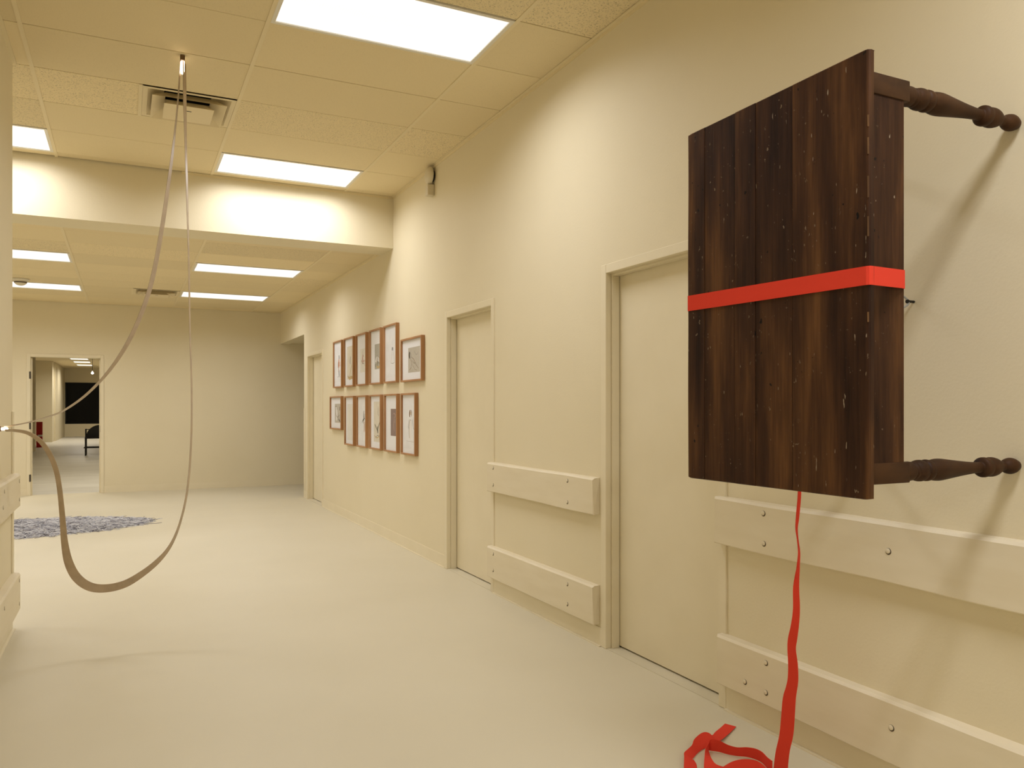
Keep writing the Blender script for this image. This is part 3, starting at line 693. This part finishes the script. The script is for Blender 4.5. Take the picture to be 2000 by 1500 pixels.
# ================================================================= BENT STRIP LIGHT
FXC = Vector((.305, 5.11, ZC)); yw = 4.97
sl = thing('strip_light', (FXC.x, FXC.y, ZC), 'bent pale wood strip light looping from a ceiling clip to the wall opposite the table', 'light sculpture')
obj('ceiling_clip', bevel(boxes((FXC.x - .012, FXC.x + .014, FXC.y - .012, FXC.y + .014, ZC - .032, ZC - .002)), .002, 1), 'clip', sl)
obj('ceiling_led', bevel(boxes((FXC.x - .006, FXC.x + .012, FXC.y - .006, FXC.y + .008, ZC - .112, ZC - .034)), .003, 2), 'led', sl)
wf = at(6, 838, 0, WL + .03)
obj('wall_clip', bevel(boxes((WL, WL + .022, wf.y - .02, wf.y + .02, wf.z - .012, wf.z + .014)), .002, 1), 'clip', sl)
obj('wall_led', bevel(boxes((WL + .022, WL + .052, wf.y - .012, wf.y + .014, wf.z - .006, wf.z + .008)), .003, 2), 'led', sl)
def strand(rows, y0, y1, wfull=.05, bulge=0):
    """rows: px, py, apparent width in px; depth runs from y0 to y1 along the strand"""
    n = len(rows); s = smooth_pairs(rows, 6); L = [0]
    for a, b in zip(s, s[1:]): L.append(L[-1] + math.hypot(a[0] - b[0], a[1] - b[1]))
    prs = []; C = []
    for r, l in zip(s, L):
        f = l / L[-1]; y = y0 + (y1 - y0) * f - bulge * math.sin(math.pi * f)
        C.append((at(r[0], r[1], 1, y), r[2]))
    for i, (p, w) in enumerate(C):
        d = (C[min(i + 1, len(C) - 1)][0] - C[max(i - 1, 0)][0]).normalized()
        v = (p - _C); dist = v.dot(_f); v = v.normalized()
        perp = d.cross(v).normalized()                   # across the strand
        ap = max(.5, w) * dist / FPX
        dep = max(0, wfull ** 2 - ap ** 2) ** .5
        wv = perp * ap / 2 + (v - d * v.dot(d)).normalized() * dep / 2
        prs.append((p - wv, p + wv))
    return ribbon(bmesh.new(), prs, .0022)
A = [(353, 122, 3), (351, 150, 2.4), (348, 190, 2.2), (344, 235, 2.5), (338, 290, 4), (331, 345, 5.5), (318, 435, 7), (302, 525, 7.5), (286, 585, 7.5), (262, 645, 7), (236, 692, 6.5), (204, 735, 5), (166, 773, 3.8), (126, 801, 3), (100, 812, 2.2), (60, 824, 1.8), (25, 831, 1.8), (8, 833, 1.8)]
B = [(360, 122, 5), (360.5, 150, 5.5), (361, 200, 5.5), (363, 290, 4), (366, 400, 3.2), (369, 520, 2.6), (371, 640, 2.4), (374, 740, 2.4), (374.5, 810, 2.6), (373, 870, 3), (369, 930, 3.2), (361, 985, 3.4), (347, 1035, 4), (330, 1070, 6), (308, 1096, 9), (280, 1119, 11.5), (245, 1140, 14), (208, 1149, 15.5), (176, 1146, 16.5), (150, 1128, 16.5), (134, 1098, 15), (126, 1058, 11.5), (122, 1010, 9.5), (117, 960, 8.5), (110, 920, 8.5), (97, 887, 8.5), (78, 861, 8), (55, 846, 6.5), (30, 841, 5), (10, 841, 4)]
obj('bent_strip', strand(A, FXC.y, wf.y + .008, .05), 'strip', sl, 50)
obj('bent_strip', strand(B, FXC.y + .004, wf.y - .004, .05, .05), 'strip', sl, 50)

# ================================================================= CEILING VENTS, ALARM, DOME
def vent(x0, x1, y0, y1, z, label):
    cx, cy = (x0 + x1) / 2, (y0 + y1) / 2; h = .292
    t = thing('ceiling_vent', (cx, cy, z), label, 'vent', 'square ceiling diffusers')
    def ring(h0, z0, h1, z1, th=.0015):
        bm = bmesh.new()
        lv = []
        for hh, zz in ((h0, z0), (h1, z1), (h1 - th, z1 + th), (h0 - th * 2, z0 + th)):
            lv.append([bm.verts.new((cx + sx * hh, cy + sy * hh, zz)) for sx, sy in ((-1, -1), (1, -1), (1, 1), (-1, 1))])
        for i in range(4):
            p, q = lv[i], lv[(i + 1) % 4]
            for k in range(4): bm.faces.new((p[k], p[(k + 1) % 4], q[(k + 1) % 4], q[k]))
        return bm
    obj('vent_frame', ring(h, z - .001, .262, z - .001, .002), 'vent', t)
    obj('vent_throat', ring(.263, z, .155, z + .09), 'vent', t)
    obj('vent_duct', boxes((cx - .2, cx + .2, cy - .2, cy + .2, z + .15, z + .16), (cx - .2, cx - .155, cy - .2, cy + .2, z + .1, z + .15), (cx + .155, cx + .2, cy - .2, cy + .2, z + .1, z + .15), (cx - .155, cx + .155, cy - .2, cy - .155, z + .1, z + .15), (cx - .155, cx + .155, cy + .155, cy + .2, z + .1, z + .15)), 'dark', t)
    obj('vent_cone', ring(.236, z - .030, .150, z + .030), 'vent', t)
    bm = ring(.160, z - .046, .10, z + .0); box(bm, cx - .157, cx + .157, cy - .157, cy + .157, z - .0455, z - .044)
    o = obj('vent_core', bm, 'vent', t)
    obj('core_slot', boxes((cx - .018, cx + .018, cy - .07, cy - .06, z - .0468, z - .0452)), 'dark', o)
vent(.09, .70, Y0 + 3 * T, Y0 + 4 * T, ZC, 'square air diffuser behind the hanging strip light clip')
vent(.09, .70, YL0 + 4 * T, YL0 + 5 * T, ZL, 'square air diffuser in the lower ceiling near the end wall')

ac = at(846, 344.5, 0, W)
al = thing('wall_alarm', (W, ac.y, ac.z - .16), 'round cream alarm bell with a small box under it, high on the wall', 'alarm')
obj('alarm_box', bevel(boxes((W - .062, W - .0005, ac.y - .035, ac.y + .035, ac.z - .175, ac.z - .079)), .006, 2), 'alarm', al)
bm = bmesh.new(); lathe(bm, [(.0005, .05), (.022, .05), (.022, .035)], (W, ac.y, ac.z), (-1, 0, 0), 24)
obj('alarm_base', bm, 'dark', al)
bm = bmesh.new(); lathe(bm, [(.022, .070), (.024, .077), (.034, .0775), (.046, .073), (.058, .060), (.066, .040), (.069, .015), (.0692, .004)], (W, ac.y, ac.z), (-1, 0, 0), 36)
obj('alarm_dome', bm, 'alarm', al, 50)

dc = at(40, 545, 2, ZL)
dm = thing('dome_camera', (dc.x, dc.y, ZL), 'small smoked dome camera on the lower ceiling', 'camera')
bm = bmesh.new(); lathe(bm, [(-.0005, .10), (.012, .10), (.022, .085), (.024, .075)], (dc.x, dc.y, ZL), (0, 0, -1), 28); obj('dome_base', bm, 'plastic', dm, 40)
bm = bmesh.new(); lathe(bm, [(.024 + .06 * math.sin(a * math.pi / 16), .074 * math.cos(a * math.pi / 16) + .001) for a in range(9)], (dc.x, dc.y, ZL), (0, 0, -1), 28); obj('dome_cover', bm, 'plastic', dm, 60)
bm = bmesh.new(); lathe(bm, [(.036, .0745), (.052, .069)], (dc.x, dc.y, ZL), (0, 0, -1), 28); obj('dome_band', bm, 'smoke', dm, 60)

# ================================================================= PILE OF THREADS
random.seed(11)
for k, c in (('a', (.50, .49, .51)), ('b', (.70, .69, .70)), ('c', (.15, .14, .16)), ('d', (.36, .36, .40))): M['thread_' + k] = plain('thread_' + k, c, .8)
def thread_bm():
    V, F, MI = [], [], []
    cx, cy, rx, ry = -.83, 10.27, .96, .66
    def add(x, y, ang, ln, mi, zz, w=.003):
        n = 5; curl = random.uniform(-3.5, 3.5); base = len(V); zph = random.uniform(0, 6)
        for i in range(n + 1):
            t = i / n; a = ang + curl * t
            wx, wy = -math.sin(a) * w, math.cos(a) * w
            z = zz + .010 * math.sin(zph + 4 * t)
            z = max(z, .003)
            V.extend([(x + wx, y + wy, z - .001), (x - wx, y - wy, z - .001), (x, y, z + .003)])
            x += math.cos(a) * ln / n; y += math.sin(a) * ln / n
        for i in range(n):
            p = base + 3 * i
            for k in range(3):
                F.append((p + k, p + (k + 1) % 3, p + 3 + (k + 1) % 3, p + 3 + k)); MI.append(mi)
    for _ in range(10000):
        a = random.uniform(0, 2 * math.pi); r = math.sqrt(random.random())
        edge = 1 + .07 * math.sin(3 * a + 1) + .04 * math.sin(7 * a)
        x, y = cx + math.cos(a) * r * rx * edge, cy + math.sin(a) * r * ry * edge
        h = .004 + .05 * (1 - r ** 3) * random.random()
        add(x, y, random.uniform(0, 6.3), random.uniform(.08, .22), random.choice((0, 0, 1, 1, 1, 2, 3)), h)
    for _ in range(26):
        add(random.uniform(.0, .15), random.uniform(10.0, 10.5), random.uniform(-.5, .5), random.uniform(.12, .3), random.choice((0, 2, 3)), .004, .003)
    return V, F, MI
V, F, MI = thread_bm()
me = bpy.data.meshes.new('thread_pile'); me.from_pydata(V, [], F)
for k in 'abcd': me.materials.append(M['thread_' + k])
me.polygons.foreach_set('material_index', MI); me.update()
tp = bpy.data.objects.new('thread_pile', me); COL.objects.link(tp)
tag(tp, 'flat oval heap of tangled grey-blue threads on the floor', 'thread pile', None, 'stuff')

# ================================================================= GALLERY BEYOND THE DOORWAY
Y2 = YF + .13; ZG = RM['z']
M['floor2'] = mottled('grey_cream_floor', (.58, .55, .47), (.72, .69, .61), 1.6, .4, .1, 40, .35, (.5, 2.2, 1))
struct('floor', boxes((-4.2, 6, Y2, 42.2, -.1, 0)), 'floor2', 'pale worn floor of the gallery past the doorway', 'floor')
struct('ceiling', boxes((-4.2, 6, Y2, 42.2, ZG, ZG + .1)), 'tile_s', 'ceiling of the gallery past the doorway', 'ceiling')
struct('wall_gallery_left', boxes((-4.2, -4.0, Y2, 28.2, 0, ZG), (-4.2, -2.50, 28.2, 28.5, 0, ZG), (-4.2, -4.0, 28.5, 42.2, 0, ZG)), 'wall', 'cream side wall of the gallery past the doorway', 'wall')
pcol = at(102, 863, 1, 35.6).x
struct('wall_gallery_pier', boxes((-4.0, pcol, 35.6, 36.6, 0, ZG)), 'wall', 'cream pier in the gallery behind the red panel', 'wall')
struct('wall_gallery_niche', boxes((-4.0, at(125, 855, 1, 41.6).x, 36.6, 42.0, 0, ZG)), 'wall', 'cream wall between the gallery pier and the dark window', 'wall')
struct('wall_gallery_right', boxes((6, 6.2, Y2, 42.2, 0, ZG)), 'wall', 'cream wall of the gallery on the side of the dark chair', 'wall')
yw2 = 42.0
wz0, wz1 = at(150, 828, 1, yw2).z, at(150, 747, 1, yw2).z; wx0 = at(127, 800, 1, yw2).x; wx1 = 1.2
bm = bmesh.new()
box(bm, -4.2, wx0, yw2, yw2 + .2, 0, ZG); box(bm, wx1, 6.2, yw2, yw2 + .2, 0, ZG); box(bm, wx0, wx1, yw2, yw2 + .2, 0, wz0); box(bm, wx0, wx1, yw2, yw2 + .2, wz1, ZG)
struct('wall_gallery_far', bm, 'wall', 'cream end wall of the gallery around its black window', 'wall')
w1 = struct('window_1', boxes((wx0, wx1, yw2 + .08, yw2 + .10, wz0, wz1)), 'night', 'large black night window at the end of the gallery', 'window')
fb = .04
obj('window_frame', boxes((wx0, wx0 + fb, yw2 + .02, yw2 + .08, wz0, wz1), (wx1 - fb, wx1, yw2 + .02, yw2 + .08, wz0, wz1), (wx0 + fb, wx1 - fb, yw2 + .02, yw2 + .08, wz1 - fb, wz1), (wx0 + fb, wx1 - fb, yw2 + .02, yw2 + .08, wz0, wz0 + fb)), 'black_metal', w1)
for i, (xl, xr, ya, yb) in enumerate(((135, 170, 698.6, 702), (142.5, 174.5, 705.2, 708), (149, 178.5, 711.4, 714))):
    p0, p1, p2 = at(xl, ya, 2, ZG), at(xr, ya, 2, ZG), at(xl, yb, 2, ZG)
    troffer(p0.x - .03, p1.x + .03, p0.y, p0.y + 1.2, ZG - .004, ['gallery ceiling light closest to the doorway', 'middle of the row of gallery ceiling lights', 'gallery ceiling light closest to the black window'][i], 34, 'ceiling lights of the gallery', (1, .93, .80))
troffer(-1.2, 0.0, 15.2, 15.8, ZG - .004, 'unseen light added to brighten the gallery floor right behind the doorway wall', 34, 'ceiling lights of the gallery', (1, .95, .84))  # added out of view to brighten the floor near the doorway
troffer(1.2, 2.4, 17.5, 18.1, ZG - .004, 'unseen fill light added in the gallery just past the doorway lintel', 66, 'ceiling lights of the gallery', (1, .95, .84))  # unseen lamp, added as fill for the gallery
troffer(1.2, 2.4, 22.5, 23.1, ZG - .004, 'unseen fill light added in the gallery over the dark chair', 66, 'ceiling lights of the gallery', (1, .95, .84))  # another unseen fill lamp, added to light the long gallery
# hanging bulb
bp_ = at(180.5, 728.5, 1, 30.0)
hb = thing('pendant_bulb', (bp_.x, bp_.y, ZG), 'small glowing bulb hanging in front of the gallery window', 'lamp')
obj('cord', tube(bmesh.new(), [(bp_.x, bp_.y, ZG), (bp_.x, bp_.y, bp_.z + .06)], .006), 'black_metal', hb)
bm = bmesh.new(); lathe(bm, [(-.06, .010), (-.04, .014), (-.02, .030), (.005, .040), (.025, .034), (.04, .014)], (bp_.x, bp_.y, bp_.z), (0, 0, -1), 16)
M['bulb'] = emit('bulb_glow', (1, .90, .70), 9.0)
obj('bulb', bm, 'bulb', hb, 60)
# tall red panel
r0, r1 = at(70.5, 874, 2, 0), at(82, 874, 2, 0)
rp = thing('red_box', ((r0.x + r1.x) / 2, r0.y, 0), 'tall narrow red box with a white stripe against the pier', 'red box')
ht = at(76, 824, 1, r0.y).z
obj('panel_body', bevel(boxes((r0.x, r1.x, r0.y, r0.y + .18, 0, ht)), .01, 2), 'red_box', rp)
zs = at(76, 851, 1, r0.y).z
bm = boxes((r0.x + .05, r1.x + .004, r0.y - .006, r0.y + .1, zs - .03, zs + .03)); obj('white_stripe', bm, 'white_paint', rp)
# dark metal chair, one arm side in view
cf = at(167, 890, 2, 0); cy0 = cf.y
ch = thing('metal_chair', (cf.x + .3, cy0 + .25, 0), 'dark metal framed chair with a rounded black back', 'chair')
def zz2(py): return at(170, py, 1, cy0).z
sw = .62; zt = zz2(838); zs = zz2(855.5); zr = zz2(874.5)
for dx in (0, sw):
    for dy in (0, .5):
        obj('leg', bevel(boxes((cf.x + dx - .018, cf.x + dx + .018, cy0 + dy - .018, cy0 + dy + .018, 0, zs)), .003, 1), 'black_metal', ch)
    obj('armrest', boxes((cf.x + dx - .01, cf.x + dx + .01, cy0 - .01, cy0 + .01, zs, zt), (cf.x + dx - .01, cf.x + dx + .01, cy0 + .49, cy0 + .51, zs, zt), (cf.x + dx - .01, cf.x + dx + .01, cy0 + .01, cy0 + .49, zt - .02, zt)), 'black_metal', ch)
obj('seat', bevel(boxes((cf.x - .02, cf.x + sw + .02, cy0 - .02, cy0 + .52, zs - .02, zs + .02)), .006, 1), 'black_metal', ch)
for dy in (0, .5):
    obj('stretcher', boxes((cf.x - .045, cf.x + sw + .045, cy0 + dy - .012, cy0 + dy + .012, zr - .015, zr + .015)), 'black_metal', ch)
    obj('top_rail', boxes((cf.x, cf.x + sw, cy0 + dy - .01, cy0 + dy + .01, zt - .02, zt)), 'black_metal', ch) if dy == 0 else None
bm = bmesh.new(); pts = [(cf.x + .1 + (sw - .1) / 2 + math.cos(a) * .36 , zs + .02 + math.sin(a) * .34) for a in [math.pi * k / 16 for k in range(17)]]
fr = [bm.verts.new((x, cy0 + .40, z)) for x, z in pts]; bk = [bm.verts.new((x, cy0 + .44, z)) for x, z in pts]
bm.faces.new(fr); bm.faces.new(bk[::-1])
for k in range(17): bm.faces.new((fr[k], bk[k], bk[(k + 1) % 17], fr[(k + 1) % 17]))
obj('backrest', bm, 'black_metal', ch)
